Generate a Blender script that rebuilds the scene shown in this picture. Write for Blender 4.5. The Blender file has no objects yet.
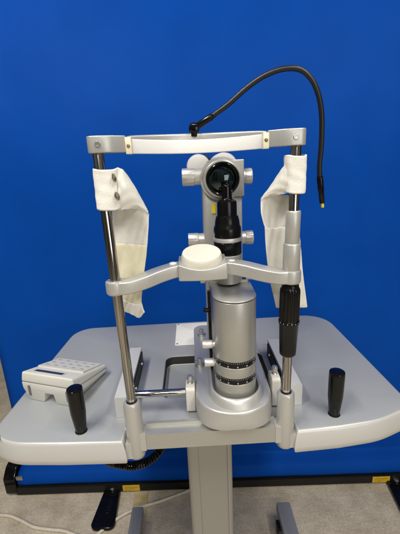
import bpy, bmesh, math, random
from mathutils import Vector, Matrix
R = math.radians
PI = math.pi
random.seed(7)
scene = bpy.context.scene
C = scene.collection

# ------------------------------------------------------------------ camera
W_, H_, F_ = 400.0, 534.0, 345.0
PITCH, ROLL, YAW = R(16.2), R(2.6), R(1.0)
CAM = Vector((0.0, -0.524, 1.225))
fw = Vector((math.sin(YAW)*math.cos(PITCH), math.cos(YAW)*math.cos(PITCH), -math.sin(PITCH)))
r0 = fw.cross(Vector((0, 0, 1))).normalized()
u0 = r0.cross(fw)
CR = r0*math.cos(ROLL) - u0*math.sin(ROLL)
CU = r0*math.sin(ROLL) + u0*math.cos(ROLL)
cd = bpy.data.cameras.new('camera')
cam = bpy.data.objects.new('camera', cd)
C.objects.link(cam)
m = Matrix((CR, CU, -fw)).transposed().to_4x4()
m.translation = CAM
cam.matrix_world = m
cd.sensor_fit = 'VERTICAL'
cd.sensor_height = 24.0
cd.lens = 24.0*F_/H_
cd.clip_start = 0.02
cd.clip_end = 200
cd.dof.use_dof = False
scene.camera = cam

def ray(x, y):
    return fw + CR*((x-W_/2)/F_) - CU*((y-H_/2)/F_)
def atY(x, y, Y):            # measured point of the photograph at a known depth
    d = ray(x, y)
    return CAM + d*((Y-CAM.y)/d.y)
def atZ(x, y, Z):            # measured point of the photograph on a known level
    d = ray(x, y)
    return CAM + d*((Z-CAM.z)/d.z)

# ------------------------------------------------------------------ materials
def new_mat(name):
    mt = bpy.data.materials.new(name)
    mt.use_nodes = True
    nt = mt.node_tree
    b = nt.nodes['Principled BSDF']
    return mt, nt, b

def noise_mix(nt, c1, c2, scale, detail=3, lo=.35, hi=.65, stretch=None):
    tc = nt.nodes.new('ShaderNodeTexCoord')
    mp = nt.nodes.new('ShaderNodeMapping')
    if stretch: mp.inputs['Scale'].default_value = stretch
    nz = nt.nodes.new('ShaderNodeTexNoise')
    nz.inputs['Scale'].default_value = scale
    nz.inputs['Detail'].default_value = detail
    rp = nt.nodes.new('ShaderNodeValToRGB')
    rp.color_ramp.elements[0].position = lo
    rp.color_ramp.elements[1].position = hi
    rp.color_ramp.elements[0].color = (*c1, 1)
    rp.color_ramp.elements[1].color = (*c2, 1)
    nt.links.new(tc.outputs['Object'], mp.inputs[0])
    nt.links.new(mp.outputs[0], nz.inputs['Vector'])
    nt.links.new(nz.outputs['Fac'], rp.inputs[0])
    return rp.outputs[0], nz.outputs['Fac'], mp.outputs[0]

def bump(nt, b, height, strength=.2, dist=.001):
    bp = nt.nodes.new('ShaderNodeBump')
    bp.inputs['Strength'].default_value = strength
    bp.inputs['Distance'].default_value = dist
    nt.links.new(height, bp.inputs['Height'])
    nt.links.new(bp.outputs[0], b.inputs['Normal'])

def rough_var(nt, b, vec, base, amp, scale):
    nz = nt.nodes.new('ShaderNodeTexNoise')
    nz.inputs['Scale'].default_value = scale
    nz.inputs['Detail'].default_value = 4
    if vec: nt.links.new(vec, nz.inputs['Vector'])
    mr = nt.nodes.new('ShaderNodeMapRange')
    mr.inputs['To Min'].default_value = base-amp
    mr.inputs['To Max'].default_value = base+amp
    mr.inputs['From Min'].default_value = 0
    mr.inputs['From Max'].default_value = 1
    nt.links.new(nz.outputs['Fac'], mr.inputs['Value'])
    nt.links.new(mr.outputs[0], b.inputs['Roughness'])

def paint(name, col, metal=.0, rough=.4, var=.06, fine=900, bmp=.05, spec=.5, smudge=14):
    mt, nt, b = new_mat(name)
    lo = tuple(max(0, c*(1-var)) for c in col); hi = tuple(c*(1+var) for c in col)
    c, f, v = noise_mix(nt, lo, hi, fine, 2)
    nt.links.new(c, b.inputs['Base Color'])
    b.inputs['Metallic'].default_value = metal
    b.inputs['Specular IOR Level'].default_value = spec
    rough_var(nt, b, v, rough, rough*.18, smudge)
    if bmp: bump(nt, b, f, bmp, .0005)
    return mt

silver = paint('silver_lacquer', (.455, .45, .425), .48, .36, .07)
silver_dark = paint('silver_lacquer_dark', (.40, .395, .365), .6, .35, .06)
table_mat = paint('table_rim_lacquer', (.475, .47, .445), .2, .33, .03, 700, .02, smudge=3)
top_mat = paint('table_top_slate', (.305, .318, .325), .08, .27, .015, 260, 0, smudge=4)
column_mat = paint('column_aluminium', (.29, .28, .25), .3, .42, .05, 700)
satin = paint('satin_metal', (.60, .59, .555), .6, .40, .05, 1500)
bracket_mat = paint('cream_lacquer', (.60, .585, .535), 0, .35, .03, 600, .03)
housing_mat = paint('pale_plastic', (.52, .515, .49), 0, .4, .02, 500, .02)
goose_mat = paint('gooseneck_sleeve', (.005, .005, .0055), 0, .36, .2, 400, .02)
white_plastic = paint('white_plastic', (.66, .65, .61), 0, .38, .02, 500, .02)
cover_mat = paint('cover_lacquer', (.52, .52, .50), .15, .36, .04, 900, .03)
band_mat = paint('band_vinyl', (.74, .74, .73), 0, .33, .02, 400, .03)
cream_plastic = paint('cream_plastic', (.72, .66, .48), 0, .45, .06, 200)
unit_mat = paint('beige_plastic', (.54, .53, .485), 0, .5, .03, 1500, .12)
unit_key = paint('key_plastic', (.50, .495, .46), 0, .5, .03, 1500)
dark_grey = paint('grey_print', (.12, .12, .12), 0, .5, .1)
cup_mat = paint('cup_paper', (.63, .605, .515), 0, .6, .03, 300, .08)
black_plastic = paint('black_plastic', (.003, .003, .0032), 0, .10, .2, 300, .01, .3)
black_satin = paint('black_anodised', (.0035, .0035, .0038), 0, .2, .2, 600, .02, .3)
black_matte = paint('black_matte', (.007, .007, .007), 0, .5, .2, 500, .1, .3)
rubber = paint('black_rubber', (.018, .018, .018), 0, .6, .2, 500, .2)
knob_chrome = paint('chrome_knob', (.56, .55, .52), .8, .33, .05)
screw_mat = paint('steel_screw', (.50, .49, .47), 1, .38, .05)
yellow = paint('yellow_label', (.62, .40, .02), 0, .45, .08, 90)
yellow_dot = paint('yellow_mark', (.80, .62, .02), 0, .4, .03)
tick_white = paint('scale_white', (.34, .34, .33), 0, .5, .03)
rust = paint('stained_snap', (.20, .165, .11), .5, .45, .6, 220)
cable_mat = paint('cable_beige', (.55, .50, .40), 0, .5, .06, 60)
leg_mat = paint('leg_grey', (.27, .275, .285), .4, .4, .06)
shadow_tray = paint('tray_grey', (.36, .355, .34), .1, .5, .04)
plate_mat = paint('plate_white', (.72, .71, .66), 0, .5, .02, 200)

# brushed steel posts, dark reflections painted into the colour as streaks
def steel(name, col, rough, stretch, scale=60, low=.45):
    mt, nt, b = new_mat(name)
    c, f, v = noise_mix(nt, tuple(x*low for x in col), col, scale, 5, .38, .62, stretch)
    nt.links.new(c, b.inputs['Base Color'])
    b.inputs['Metallic'].default_value = 1
    rough_var(nt, b, v, rough, rough*.5, scale)
    return mt
chrome = steel('brushed_steel_reflections', (.56, .53, .49), .15, (1, 1, .006), 620, .22)
rod_chrome = steel('polished_rod', (.68, .65, .60), .12, (.012, 1, 1), 330, .6)

# lens glass
lens_mat, nt, b = new_mat('coated_lens')
b.inputs['Base Color'].default_value = (.002, .004, .005, 1)
b.inputs['Roughness'].default_value = .03
b.inputs['Coat Weight'].default_value = 1
b.inputs['Coat Tint'].default_value = (.6, .95, .9, 1)

# screen
lcd_mat, nt, b = new_mat('lcd_window')
b.inputs['Base Color'].default_value = (.035, .04, .05, 1)
b.inputs['Roughness'].default_value = .12

# woven white fabric of the straps
def woven(name, c1, c2):
    mt, nt, b = new_mat(name)
    tc = nt.nodes.new('ShaderNodeTexCoord')
    vo = nt.nodes.new('ShaderNodeTexVoronoi')
    vo.inputs['Scale'].default_value = 800
    vo.inputs['Randomness'].default_value = .55
    nt.links.new(tc.outputs['Object'], vo.inputs['Vector'])
    nz = nt.nodes.new('ShaderNodeTexNoise'); nz.inputs['Scale'].default_value = 38; nz.inputs['Detail'].default_value = 5
    nt.links.new(tc.outputs['Object'], nz.inputs['Vector'])
    rp = nt.nodes.new('ShaderNodeValToRGB')
    rp.color_ramp.elements[0].color = (*c1, 1); rp.color_ramp.elements[1].color = (*c2, 1)
    rp.color_ramp.elements[0].position = .3; rp.color_ramp.elements[1].position = .6
    nt.links.new(nz.outputs['Fac'], rp.inputs[0])
    nt.links.new(rp.outputs[0], b.inputs['Base Color'])
    b.inputs['Roughness'].default_value = .85
    b.inputs['Sheen Weight'].default_value = .15
    bump(nt, b, vo.outputs['Distance'], .45, .0009)
    return mt
strap_mat = woven('woven_cotton', (.66, .64, .57), (.75, .735, .675))
velcro_mat = woven('loop_pad', (.66, .61, .42), (.74, .70, .52))
strap_inner = woven('strap_lining', (.64, .625, .565), (.72, .705, .65))

# blue banner cloth
blue, nt, b = new_mat('blue_banner_cloth')
c, f, v = noise_mix(nt, (.0009, .046, .272), (.0011, .051, .298), 5, 4)
nt.links.new(c, b.inputs['Base Color'])
b.inputs['Roughness'].default_value = .62
b.inputs['Specular IOR Level'].default_value = .05
wv = nt.nodes.new('ShaderNodeTexNoise'); wv.inputs['Scale'].default_value = 700
tcb = nt.nodes.new('ShaderNodeTexCoord'); nt.links.new(tcb.outputs['Object'], wv.inputs['Vector'])
bump(nt, b, wv.outputs['Fac'], .15, .0006)

# floor: worn beige vinyl / screed with specks and scuffs
floor_mat, nt, b = new_mat('speckled_beige_floor')
tc = nt.nodes.new('ShaderNodeTexCoord')
def N(t, **kw):
    n = nt.nodes.new(t)
    for k, val in kw.items(): n.inputs[k].default_value = val
    return n
n1 = N('ShaderNodeTexNoise', Scale=11.0, Detail=8.0, Roughness=.62)
n2 = N('ShaderNodeTexNoise', Scale=150.0, Detail=8.0, Roughness=.72)
n3 = N('ShaderNodeTexVoronoi', Scale=70.0)
for n in (n1, n2, n3): nt.links.new(tc.outputs['Object'], n.inputs['Vector'])
rp = nt.nodes.new('ShaderNodeValToRGB')
rp.color_ramp.elements[0].color = (.39, .335, .25, 1); rp.color_ramp.elements[0].position = .3
rp.color_ramp.elements[1].color = (.60, .54, .44, 1); rp.color_ramp.elements[1].position = .68
nt.links.new(n1.outputs['Fac'], rp.inputs[0])
rp2 = nt.nodes.new('ShaderNodeValToRGB')
rp2.color_ramp.elements[0].color = (.58, .55, .50, 1); rp2.color_ramp.elements[0].position = .32
rp2.color_ramp.elements[1].color = (1.08, 1.07, 1.05, 1); rp2.color_ramp.elements[1].position = .62
nt.links.new(n2.outputs['Fac'], rp2.inputs[0])
mx = nt.nodes.new('ShaderNodeMix'); mx.data_type = 'RGBA'; mx.blend_type = 'MULTIPLY'; mx.inputs['Factor'].default_value = .8
nt.links.new(rp.outputs[0], mx.inputs['A']); nt.links.new(rp2.outputs[0], mx.inputs['B'])
rp3 = nt.nodes.new('ShaderNodeValToRGB')
rp3.color_ramp.elements[0].color = (.25, .22, .2, 1); rp3.color_ramp.elements[0].position = .05
rp3.color_ramp.elements[1].color = (1, 1, 1, 1); rp3.color_ramp.elements[1].position = .11
nt.links.new(n3.outputs['Distance'], rp3.inputs[0])
mx2 = nt.nodes.new('ShaderNodeMix'); mx2.data_type = 'RGBA'; mx2.blend_type = 'MULTIPLY'; mx2.inputs['Factor'].default_value = .8
nt.links.new(mx.outputs['Result'], mx2.inputs['A']); nt.links.new(rp3.outputs[0], mx2.inputs['B'])
nt.links.new(mx2.outputs['Result'], b.inputs['Base Color'])
b.inputs['Roughness'].default_value = .6
# scuffs: long thin streaks of wear
mpS = nt.nodes.new('ShaderNodeMapping'); mpS.inputs['Scale'].default_value = (3.0, 42.0, 1.0); mpS.inputs['Rotation'].default_value = (0, 0, .5)
nS = N('ShaderNodeTexNoise', Scale=3.5, Detail=6.0, Roughness=.7)
nt.links.new(tc.outputs['Object'], mpS.inputs[0]); nt.links.new(mpS.outputs[0], nS.inputs['Vector'])
rpS = nt.nodes.new('ShaderNodeValToRGB')
rpS.color_ramp.elements[0].color = (.62, .58, .52, 1); rpS.color_ramp.elements[0].position = .36
rpS.color_ramp.elements[1].color = (1, 1, 1, 1); rpS.color_ramp.elements[1].position = .52
nt.links.new(nS.outputs['Fac'], rpS.inputs[0])
mx3 = nt.nodes.new('ShaderNodeMix'); mx3.data_type = 'RGBA'; mx3.blend_type = 'MULTIPLY'; mx3.inputs['Factor'].default_value = .28
nt.links.new(mx2.outputs['Result'], mx3.inputs['A']); nt.links.new(rpS.outputs[0], mx3.inputs['B'])
nt.links.new(mx3.outputs['Result'], b.inputs['Base Color'])
bump(nt, b, n2.outputs['Fac'], .3, .002)

stripe_mat, nt, b = new_mat('worn_yellow_stain')
c, f, v = noise_mix(nt, (.34, .25, .09), (.44, .38, .26), 30, 6, .35, .7)
nt.links.new(c, b.inputs['Base Color']); b.inputs['Roughness'].default_value = .65

# ------------------------------------------------------------------ mesh helpers
def merge(bm, src, mat=None):
    me = bpy.data.meshes.new('tmp')
    src.to_mesh(me); src.free()
    if mat is not None: me.transform(mat)
    bm.from_mesh(me)
    bpy.data.meshes.remove(me)

def bevel_all(t, w, seg=3, ang=28):
    if w <= 0: return
    es = [e for e in t.edges if len(e.link_faces) == 2 and e.calc_face_angle(0) > R(ang)]
    bmesh.ops.bevel(t, geom=es, offset=w, segments=seg, profile=.5, affect='EDGES', clamp_overlap=True)

def box(bm, x0, x1, y0, y1, z0, z1, bev=.002, seg=3, mat=None):
    t = bmesh.new()
    vs = [t.verts.new(p) for p in ((x0,y0,z0),(x1,y0,z0),(x1,y1,z0),(x0,y1,z0),(x0,y0,z1),(x1,y0,z1),(x1,y1,z1),(x0,y1,z1))]
    for f in ((3,2,1,0),(4,5,6,7),(0,1,5,4),(1,2,6,5),(2,3,7,6),(3,0,4,7)):
        t.faces.new([vs[i] for i in f])
    bevel_all(t, bev, seg)
    merge(bm, t, mat)

def prism(bm, pts, z0, z1, bev=.002, seg=3, mat=None, ang=40):
    t = bmesh.new()
    lo = [t.verts.new((p[0], p[1], z0)) for p in pts]
    hi = [t.verts.new((p[0], p[1], z1)) for p in pts]
    n = len(pts)
    t.faces.new(lo[::-1]); t.faces.new(hi)
    for i in range(n): t.faces.new((lo[i], lo[(i+1) % n], hi[(i+1) % n], hi[i]))
    bmesh.ops.recalc_face_normals(t, faces=t.faces)
    bevel_all(t, bev, seg, ang)
    merge(bm, t, mat)

def axis_mat(p, d):
    d = Vector(d).normalized()
    q = Vector((0, 0, 1)).rotation_difference(d)
    return Matrix.Translation(Vector(p)) @ q.to_matrix().to_4x4()

def lathe(bm, prof, seg=40, mat=None, sx=1, sy=1):
    t = bmesh.new()
    rings = []
    for (r, z) in prof:
        if r < 1e-6: rings.append([t.verts.new((0, 0, z))])
        else: rings.append([t.verts.new((r*sx*math.cos(2*PI*i/seg), r*sy*math.sin(2*PI*i/seg), z)) for i in range(seg)])
    for a, b_ in zip(rings, rings[1:]):
        for i in range(seg):
            j = (i+1) % seg
            if len(a) == 1 and len(b_) == 1: continue
            if len(a) == 1: t.faces.new((a[0], b_[i], b_[j]))
            elif len(b_) == 1: t.faces.new((a[i], a[j], b_[0]))
            else: t.faces.new((a[i], a[j], b_[j], b_[i]))
    bmesh.ops.recalc_face_normals(t, faces=t.faces)
    merge(bm, t, mat)

def rod(bm, p, q, r, bev=.0008, seg=32):
    p, q = Vector(p), Vector(q)
    L = (q-p).length
    lathe(bm, [(0, 0), (r-bev, 0), (r-bev*.3, bev*.3), (r, bev), (r, L-bev), (r-bev*.3, L-bev*.3), (r-bev, L), (0, L)], seg, axis_mat(p, q-p))

def spline(pts, n=12):
    P = [Vector(p) for p in pts]
    P = [P[0]*2-P[1]] + P + [P[-1]*2-P[-2]]
    out = []
    for i in range(1, len(P)-2):
        a, b_, c, d = P[i-1], P[i], P[i+1], P[i+2]
        for k in range(n):
            t = k/n
            out.append(.5*((2*b_)+(c-a)*t+(2*a-5*b_+4*c-d)*t*t+(3*b_-a-3*c+d)*t*t*t))
    out.append(P[-2].copy())
    return out

def sweep(bm, path, section, scale=None, cap=True, up=None):
    """section: list of (side, up) offsets; path: list of Vectors"""
    t = bmesh.new()
    rings = []
    prev = None
    for i, p in enumerate(path):
        tan = (path[min(i+1, len(path)-1)] - path[max(i-1, 0)]).normalized()
        if up is not None:
            s = tan.cross(Vector(up)).normalized(); u = s.cross(tan).normalized()
        else:
            if prev is None:
                ref = Vector((0, 0, 1)) if abs(tan.z) < .9 else Vector((1, 0, 0))
                s = tan.cross(ref).normalized()
            else:
                s = (prev - tan*prev.dot(tan)).normalized()
            prev = s
            u = s.cross(tan).normalized()
        k = scale[i] if scale else 1
        rings.append([t.verts.new(p + s*a*k + u*b_*k) for a, b_ in section])
    n = len(section)
    for a, b_ in zip(rings, rings[1:]):
        for i in range(n):
            t.faces.new((a[i], a[(i+1) % n], b_[(i+1) % n], b_[i]))
    if cap:
        t.faces.new(rings[0]); t.faces.new(rings[-1][::-1])
    bmesh.ops.recalc_face_normals(t, faces=t.faces)
    merge(bm, t)

def circ(r, n=14):
    return [(r*math.cos(2*PI*i/n), r*math.sin(2*PI*i/n)) for i in range(n)]
def rrect(w, h, r, n=4):
    out = []
    for cx, cy, a0 in ((w/2-r, h/2-r, 0), (-w/2+r, h/2-r, 90), (-w/2+r, -h/2+r, 180), (w/2-r, -h/2+r, 270)):
        for k in range(n+1):
            a = R(a0+90*k/n)
            out.append((cx+r*math.cos(a), cy+r*math.sin(a)))
    return out
def tube(bm, pts, r, seg=14, n=12, scale=None):
    path = spline(pts, n)
    sweep(bm, path, circ(r, seg), scale)
def round_poly(pts, rad, n=7):
    """fillet the corners of a 2D polygon; rad: number or list"""
    out = []
    L = len(pts)
    for i in range(L):
        r = rad[i] if isinstance(rad, (list, tuple)) else rad
        p = Vector(pts[i]); a = Vector(pts[i-1]); c = Vector(pts[(i+1) % L])
        if r <= 0: out.append(tuple(p)); continue
        u, v = (a-p).normalized(), (c-p).normalized()
        half = u.angle(v)/2
        d = r/math.tan(half)
        s, e = p+u*d, p+v*d
        cen = p + (u+v).normalized()*(r/math.sin(half))
        a0 = math.atan2(s.y-cen.y, s.x-cen.x); a1 = math.atan2(e.y-cen.y, e.x-cen.x)
        da = (a1-a0+PI) % (2*PI)-PI
        for k in range(n+1):
            t = a0+da*k/n
            out.append((cen.x+r*math.cos(t), cen.y+r*math.sin(t)))
    return out
def stadium(cx, y0, r, y1, n=24, rb=0):
    """front half circle towards -Y, straight sides, back at y1"""
    out = [(cx+r*math.cos(PI+PI*k/n), y0+r*math.sin(PI+PI*k/n)) for k in range(n+1)]
    if rb > 0:
        out += [(cx+r-rb+rb*math.cos(R(90*k/6)), y1-rb+rb*math.sin(R(90*k/6))) for k in range(7)]
        out += [(cx-r+rb+rb*math.cos(R(90+90*k/6)), y1-rb+rb*math.sin(R(90+90*k/6))) for k in range(7)]
    else: out += [(cx+r, y1), (cx-r, y1)]
    return out

def obj(name, bm, mat, parent=None, smooth=40):
    me = bpy.data.meshes.new(name)
    bmesh.ops.remove_doubles(bm, verts=bm.verts, dist=1e-6)
    bm.to_mesh(me); bm.free()
    for p in me.polygons: p.use_smooth = True
    me.set_sharp_from_angle(angle=R(smooth))
    for mm in (mat if isinstance(mat, (list, tuple)) else [mat]): me.materials.append(mm)
    o = bpy.data.objects.new(name, me)
    C.objects.link(o)
    if parent:
        o.parent = parent
        pw = Vector((0, 0, 0)); q = parent
        while q: pw += q.location; q = q.parent
        me.transform(Matrix.Translation(-pw))
    return o
def thing(name, label, cat, loc=(0, 0, 0), group=None):
    o = bpy.data.objects.new(name, None); C.objects.link(o)
    o.location = loc; o['label'] = label; o['category'] = cat
    o.empty_display_size = .05
    if group: o['group'] = group
    return o
B = bmesh.new

# ------------------------------------------------------------------ setting
bm = B()
s = 9.0
vs = [bm.verts.new(p) for p in ((-s, -s, 0), (s, -s, 0), (s, s, 0), (-s, s, 0))]
bm.faces.new(vs)
o = obj('floor', bm, floor_mat); o['kind'] = 'structure'
bm = B()
a0, a1 = atZ(136, 487, 0), atZ(149, 487, 0)
dx = (a1.x-a0.x)
st = [(a0.x, a0.y+1.2), (a0.x, -.2), (a0.x+dx*1.05, -.2), (a0.x+dx, a0.y+1.2)]
vs = [bm.verts.new((x, y, .003)) for x, y in st]
bm.faces.new(vs)
o = obj('floor_stripe', bm, stripe_mat); o['kind'] = 'structure'

# ------------------------------------------------------------------ roll-up banner
ban = thing('roll_up_banner', 'plain blue roll-up banner with a black base standing behind the instrument table', 'banner', (-.03, .59, 0))
BX0, BX1 = -.735, .86
def by(x): return .603 - .045*(x+.79)/1.5          # the banner stands slightly askew
bdir = Vector((1.5, -.045, 0)).normalized()
bnor = Vector((-bdir.y, bdir.x, 0))                # towards the back
def bpt(x, off, z):
    p = Vector((x, by(x), z)) + bnor*off
    return p
# fabric: hangs from far above, curves forward over the cassette lip and into it
bm = B()
prof = [(.035, 2.05), (.033, 1.2), (.03, .5), (.028, .20), (.026, .115)]
prof += [(.026-.052*(.5-.5*math.cos(PI*k/8)), .115-.030*k/8) for k in range(1, 9)]
prof += [(-.031, .078), (-.035, .068), (-.036, .058), (-.033, .048), (-.027, .042), (-.012, .038)]
cols = 60
grid = []
for i in range(cols+1):
    x = BX0+(BX1-BX0)*i/cols
    ripple = .0035*math.sin(x*9.0)+.0022*math.sin(x*23+1.3)+.0009*math.sin(x*57+.4)
    grid.append([bm.verts.new(bpt(x, of+ripple*(1 if z > .2 else .2), z)) for of, z in prof])
for a, b_ in zip(grid, grid[1:]):
    for k in range(len(prof)-1): bm.faces.new((a[k], b_[k], b_[k+1], a[k+1]))
fab = obj('fabric', bm, blue, ban, 80)
md = fab.modifiers.new('thick', 'SOLIDIFY'); md.thickness = .0008
# cassette (long black base)
def base_box(x0, x1, o0, o1, z0, z1, bev):
    bm = B()
    L = x1-x0
    p = bpt(x0, 0, 0)
    ang = math.atan2(bdir.y, bdir.x)
    box(bm, 0, L, o0, o1, z0, z1, bev, 4, Matrix.Translation(p) @ Matrix.Rotation(ang, 4, 'Z'))
    return bm
obj('base_cassette', base_box(BX0-.012, BX1+.02, -.040, .075, .006, .039, .008), black_matte, ban)
bm = B()
p = bpt(BX0-.03, 0, 0)
ang = math.atan2(bdir.y, bdir.x)
prof2 = round_poly([(-.043, .004), (.085, .004), (.085, .12), (-.008, .12), (-.043, .085)], [.018, .02, .03, .04, .02])
M = Matrix.Translation(p) @ Matrix.Rotation(ang, 4, 'Z') @ Matrix(((0, 0, 1, 0), (1, 0, 0, 0), (0, 1, 0, 0), (0, 0, 0, 1)))
prism(bm, prof2, -.022, .024, .004, 3, M)
ec = obj('end_cap', bm, black_plastic, ban)
bm = B()
box(bm, 0, .026, -.036, -.030, .074, .090, .002, 2, Matrix.Translation(bpt(BX0-.004, 0, 0)) @ Matrix.Rotation(ang, 4, 'Z'))
obj('clip', bm, screw_mat, ec)
for px in (123.5, 366):
    a = atY(px, 484, .56)
    bm = base_box(a.x, a.x+.067, -.0418, -.0395, .009, .036, .0006)
    lb = obj('warning_label', bm, yellow, ban)
    bm = B()
    for k in range(3):
        box(bm, .008, .058-.012*k, -.0424, -.0417, .027-.007*k, .029-.007*k, 0, 1, Matrix.Translation(bpt(a.x, 0, 0)) @ Matrix.Rotation(ang, 4, 'Z'))
    obj('label_print', bm, paint('label_print', (.30, .19, .02)), lb)
def foot(pts):
    bm = B()
    poly = round_poly([tuple(atZ(x, y, .016).xy) for x, y in pts], [.004, .004, .02, .02])
    prism(bm, poly, .002, .016, .003, 3)
    f = obj('support_foot', bm, black_plastic, ban)
    # ribbed tread on top of the foot
    a, b_, c, d = [atZ(x, y, .0165) for x, y in pts]
    bm = B()
    for k in range(9):
        t = .12+.068*k
        p0 = a.lerp(d, t).lerp(b_.lerp(c, t), .14); p1 = a.lerp(d, t).lerp(b_.lerp(c, t), .86)
        rod(bm, p0, p1, .0007, .0003, 8)
    obj('tread', bm, black_plastic, f)
    pv = (a+b_)/2
    bm = B(); rod(bm, (pv.x, pv.y-.012, .015), (pv.x, pv.y-.012, .022), .009)
    obj('pivot_screw', bm, screw_mat, f)
foot([(106, 486), (120.5, 486), (114, 528), (89, 529)])
foot([(386, 479), (403, 477), (440, 522), (406, 520)])

# ------------------------------------------------------------------ instrument table
TZ = .76
tab = thing('instrument_table', 'silver grey instrument table on a single column with rounded corners and two black grips', 'table', (.01, .2, 0))
outline = [(-.400, .030), (-.36, -.004), (-.25, -.012), (-.143, -.016), (-.143, .017), (.171, .017), (.171, -.014), (.25, -.010), (.33, .000), (.414, .034),
           (.402, .476), (-.372, .463)]
radii = [.052, .12, 0, 0, 0, 0, 0, 0, .2, .035, .075, .06]
ol = round_poly(outline, radii, 8)
pocket = round_poly([(-.083, .10), (.16, .10), (.16, .268), (-.083, .268)], .02, 6)
def offset(poly, d):
    n = len(poly); out = []
    for i in range(n):
        a, p, c = Vector(poly[i-1]), Vector(poly[i]), Vector(poly[(i+1) % n])
        e1 = (p-a); e2 = (c-p)
        e1 = e1.normalized() if e1.length > 1e-7 else e2.normalized()
        e2 = e2.normalized() if e2.length > 1e-7 else e1
        n1 = Vector((e1.y, -e1.x)); n2 = Vector((e2.y, -e2.x))
        nn = (n1+n2).normalized()
        k = d/max(.5, nn.dot(n1))
        out.append((p.x+nn.x*k, p.y+nn.y*k))
    return out
bm = B()
loops = []
for d, z in ((-.0065, .7600), (-.0035, .7594), (-.0012, .7575), (.0005, .754), (.0030, .742), (.0052, .728), (.0048, .719), (.002, .7145), (-.004, .713)):
    loops.append([bm.verts.new((x, y, z)) for x, y in offset(ol, d)])
n = len(ol)
for a, b_ in zip(loops, loops[1:]):
    for i in range(n): bm.faces.new((a[i], a[(i+1) % n], b_[(i+1) % n], b_[i]))
bm.faces.new(loops[-1])
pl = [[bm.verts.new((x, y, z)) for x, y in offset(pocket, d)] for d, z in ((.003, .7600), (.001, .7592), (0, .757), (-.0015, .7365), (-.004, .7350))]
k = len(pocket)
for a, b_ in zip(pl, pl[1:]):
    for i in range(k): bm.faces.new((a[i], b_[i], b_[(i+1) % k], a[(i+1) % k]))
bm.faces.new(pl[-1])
for f in bm.faces:
    zz = [v_.co.z for v_ in f.verts]
    if min(zz) > .734 and max(zz) < .7575 and f.calc_center_median().y < .30 and abs(f.calc_center_median().x-.04) < .125 and min(v_.co.y for v_ in f.verts) > .09: f.material_index = 1 if min(zz) < .7395 and max(zz) > .755 else 0  # pocket walls black: shade of the recess painted in, plus rubber edging
bm.edges.ensure_lookup_table()
es = []
for lp in (loops[0], pl[0]):
    for i in range(len(lp)):
        es.append(bm.edges.get((lp[i], lp[(i+1) % len(lp)])))
bmesh.ops.triangle_fill(bm, use_beauty=True, use_dissolve=False, edges=es, normal=(0, 0, 1))
bmesh.ops.recalc_face_normals(bm, faces=bm.faces)
bm.normal_update()
for f in bm.faces:
    if f.normal.z > .9 and f.calc_center_median().z > .734: f.material_index = 2
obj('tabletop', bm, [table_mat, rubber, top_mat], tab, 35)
# white service plate screwed to the top
bm = B()
prism(bm, round_poly([(-.063, .318), (.06, .318), (.06, .452), (-.063, .452)], .004, 4), TZ+.0005, TZ+.003, .0008, 2)
cp = obj('cover_plate', bm, plate_mat, tab)
for x, y in ((-.057, .325), (-.057, .445), (.054, .325), (.054, .445)):
    bm = B()
    lathe(bm, [(.0026, TZ+.0028), (.0026, TZ+.0038), (.0015, TZ+.0044), (0, TZ+.0044)], 16, Matrix.Translation((x, y, 0)))
    obj('screw', bm, dark_grey, cp)
# grips
def grip(x, y, name='grip'):
    bm = B()
    lathe(bm, [(0, TZ), (.0094, TZ), (.0099, TZ+.003), (.0108, TZ+.012), (.0127, TZ+.030), (.0138, TZ+.042), (.0142, TZ+.060), (.0143, TZ+.082),
               (.0142, TZ+.090), (.0137, TZ+.0922), (.0126, TZ+.0930), (0, TZ+.0933)], 40, Matrix.Translation((x, y, 0)))
    g = obj('grip', bm, black_plastic, tab)
    bm = B()
    lathe(bm, [(.0098, TZ), (.0112, TZ+.0003), (.0112, TZ+.0012), (.0098, TZ+.0016)], 32, Matrix.Translation((x, y, 0)))
    obj('collar', bm, black_matte, g)
grip(-.2265, .018); grip(.2530, .024)
# rack covers either side of the slide
def rack(x0, x1, y0, y1, inner):
    bm = B()
    box(bm, x0, x1, y0, y1, TZ+.0005, .805, .0025, 4)
    rc = obj('rack_cover', bm, cover_mat, tab)
    bm = B()
    xi = x1 if inner > 0 else x0
    box(bm, xi-.001, xi+.0025, y0+.03, y1-.006, TZ+.003, .797, .0005, 1) if inner > 0 else box(bm, xi-.0025, xi+.001, y0+.03, y1-.006, TZ+.003, .797, .0005, 1)
    obj('rack_slot', bm, black_matte, rc)
    for yy in (y0+.155, y0+.06):
        bm = B()
        rod(bm, (xi, yy, .782), (xi+inner*.006, yy, .782), .0042)
        obj('bolt', bm, screw_mat, rc)
rack(-.1665, -.1395, .048, .240, 1)
rack(.1735, .2005, .055, .246, -1)
# column
bm = B()
prof = round_poly([(-.037, .10), (-.012, .10), (-.012, .103), (.053, .103), (.053, .10), (.064, .10), (.064, .24), (-.037, .24)], [.010, .001, .001, .001, .001, .008, .02, .02], 6)
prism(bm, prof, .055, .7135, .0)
obj('column', bm, column_mat, tab)
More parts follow.
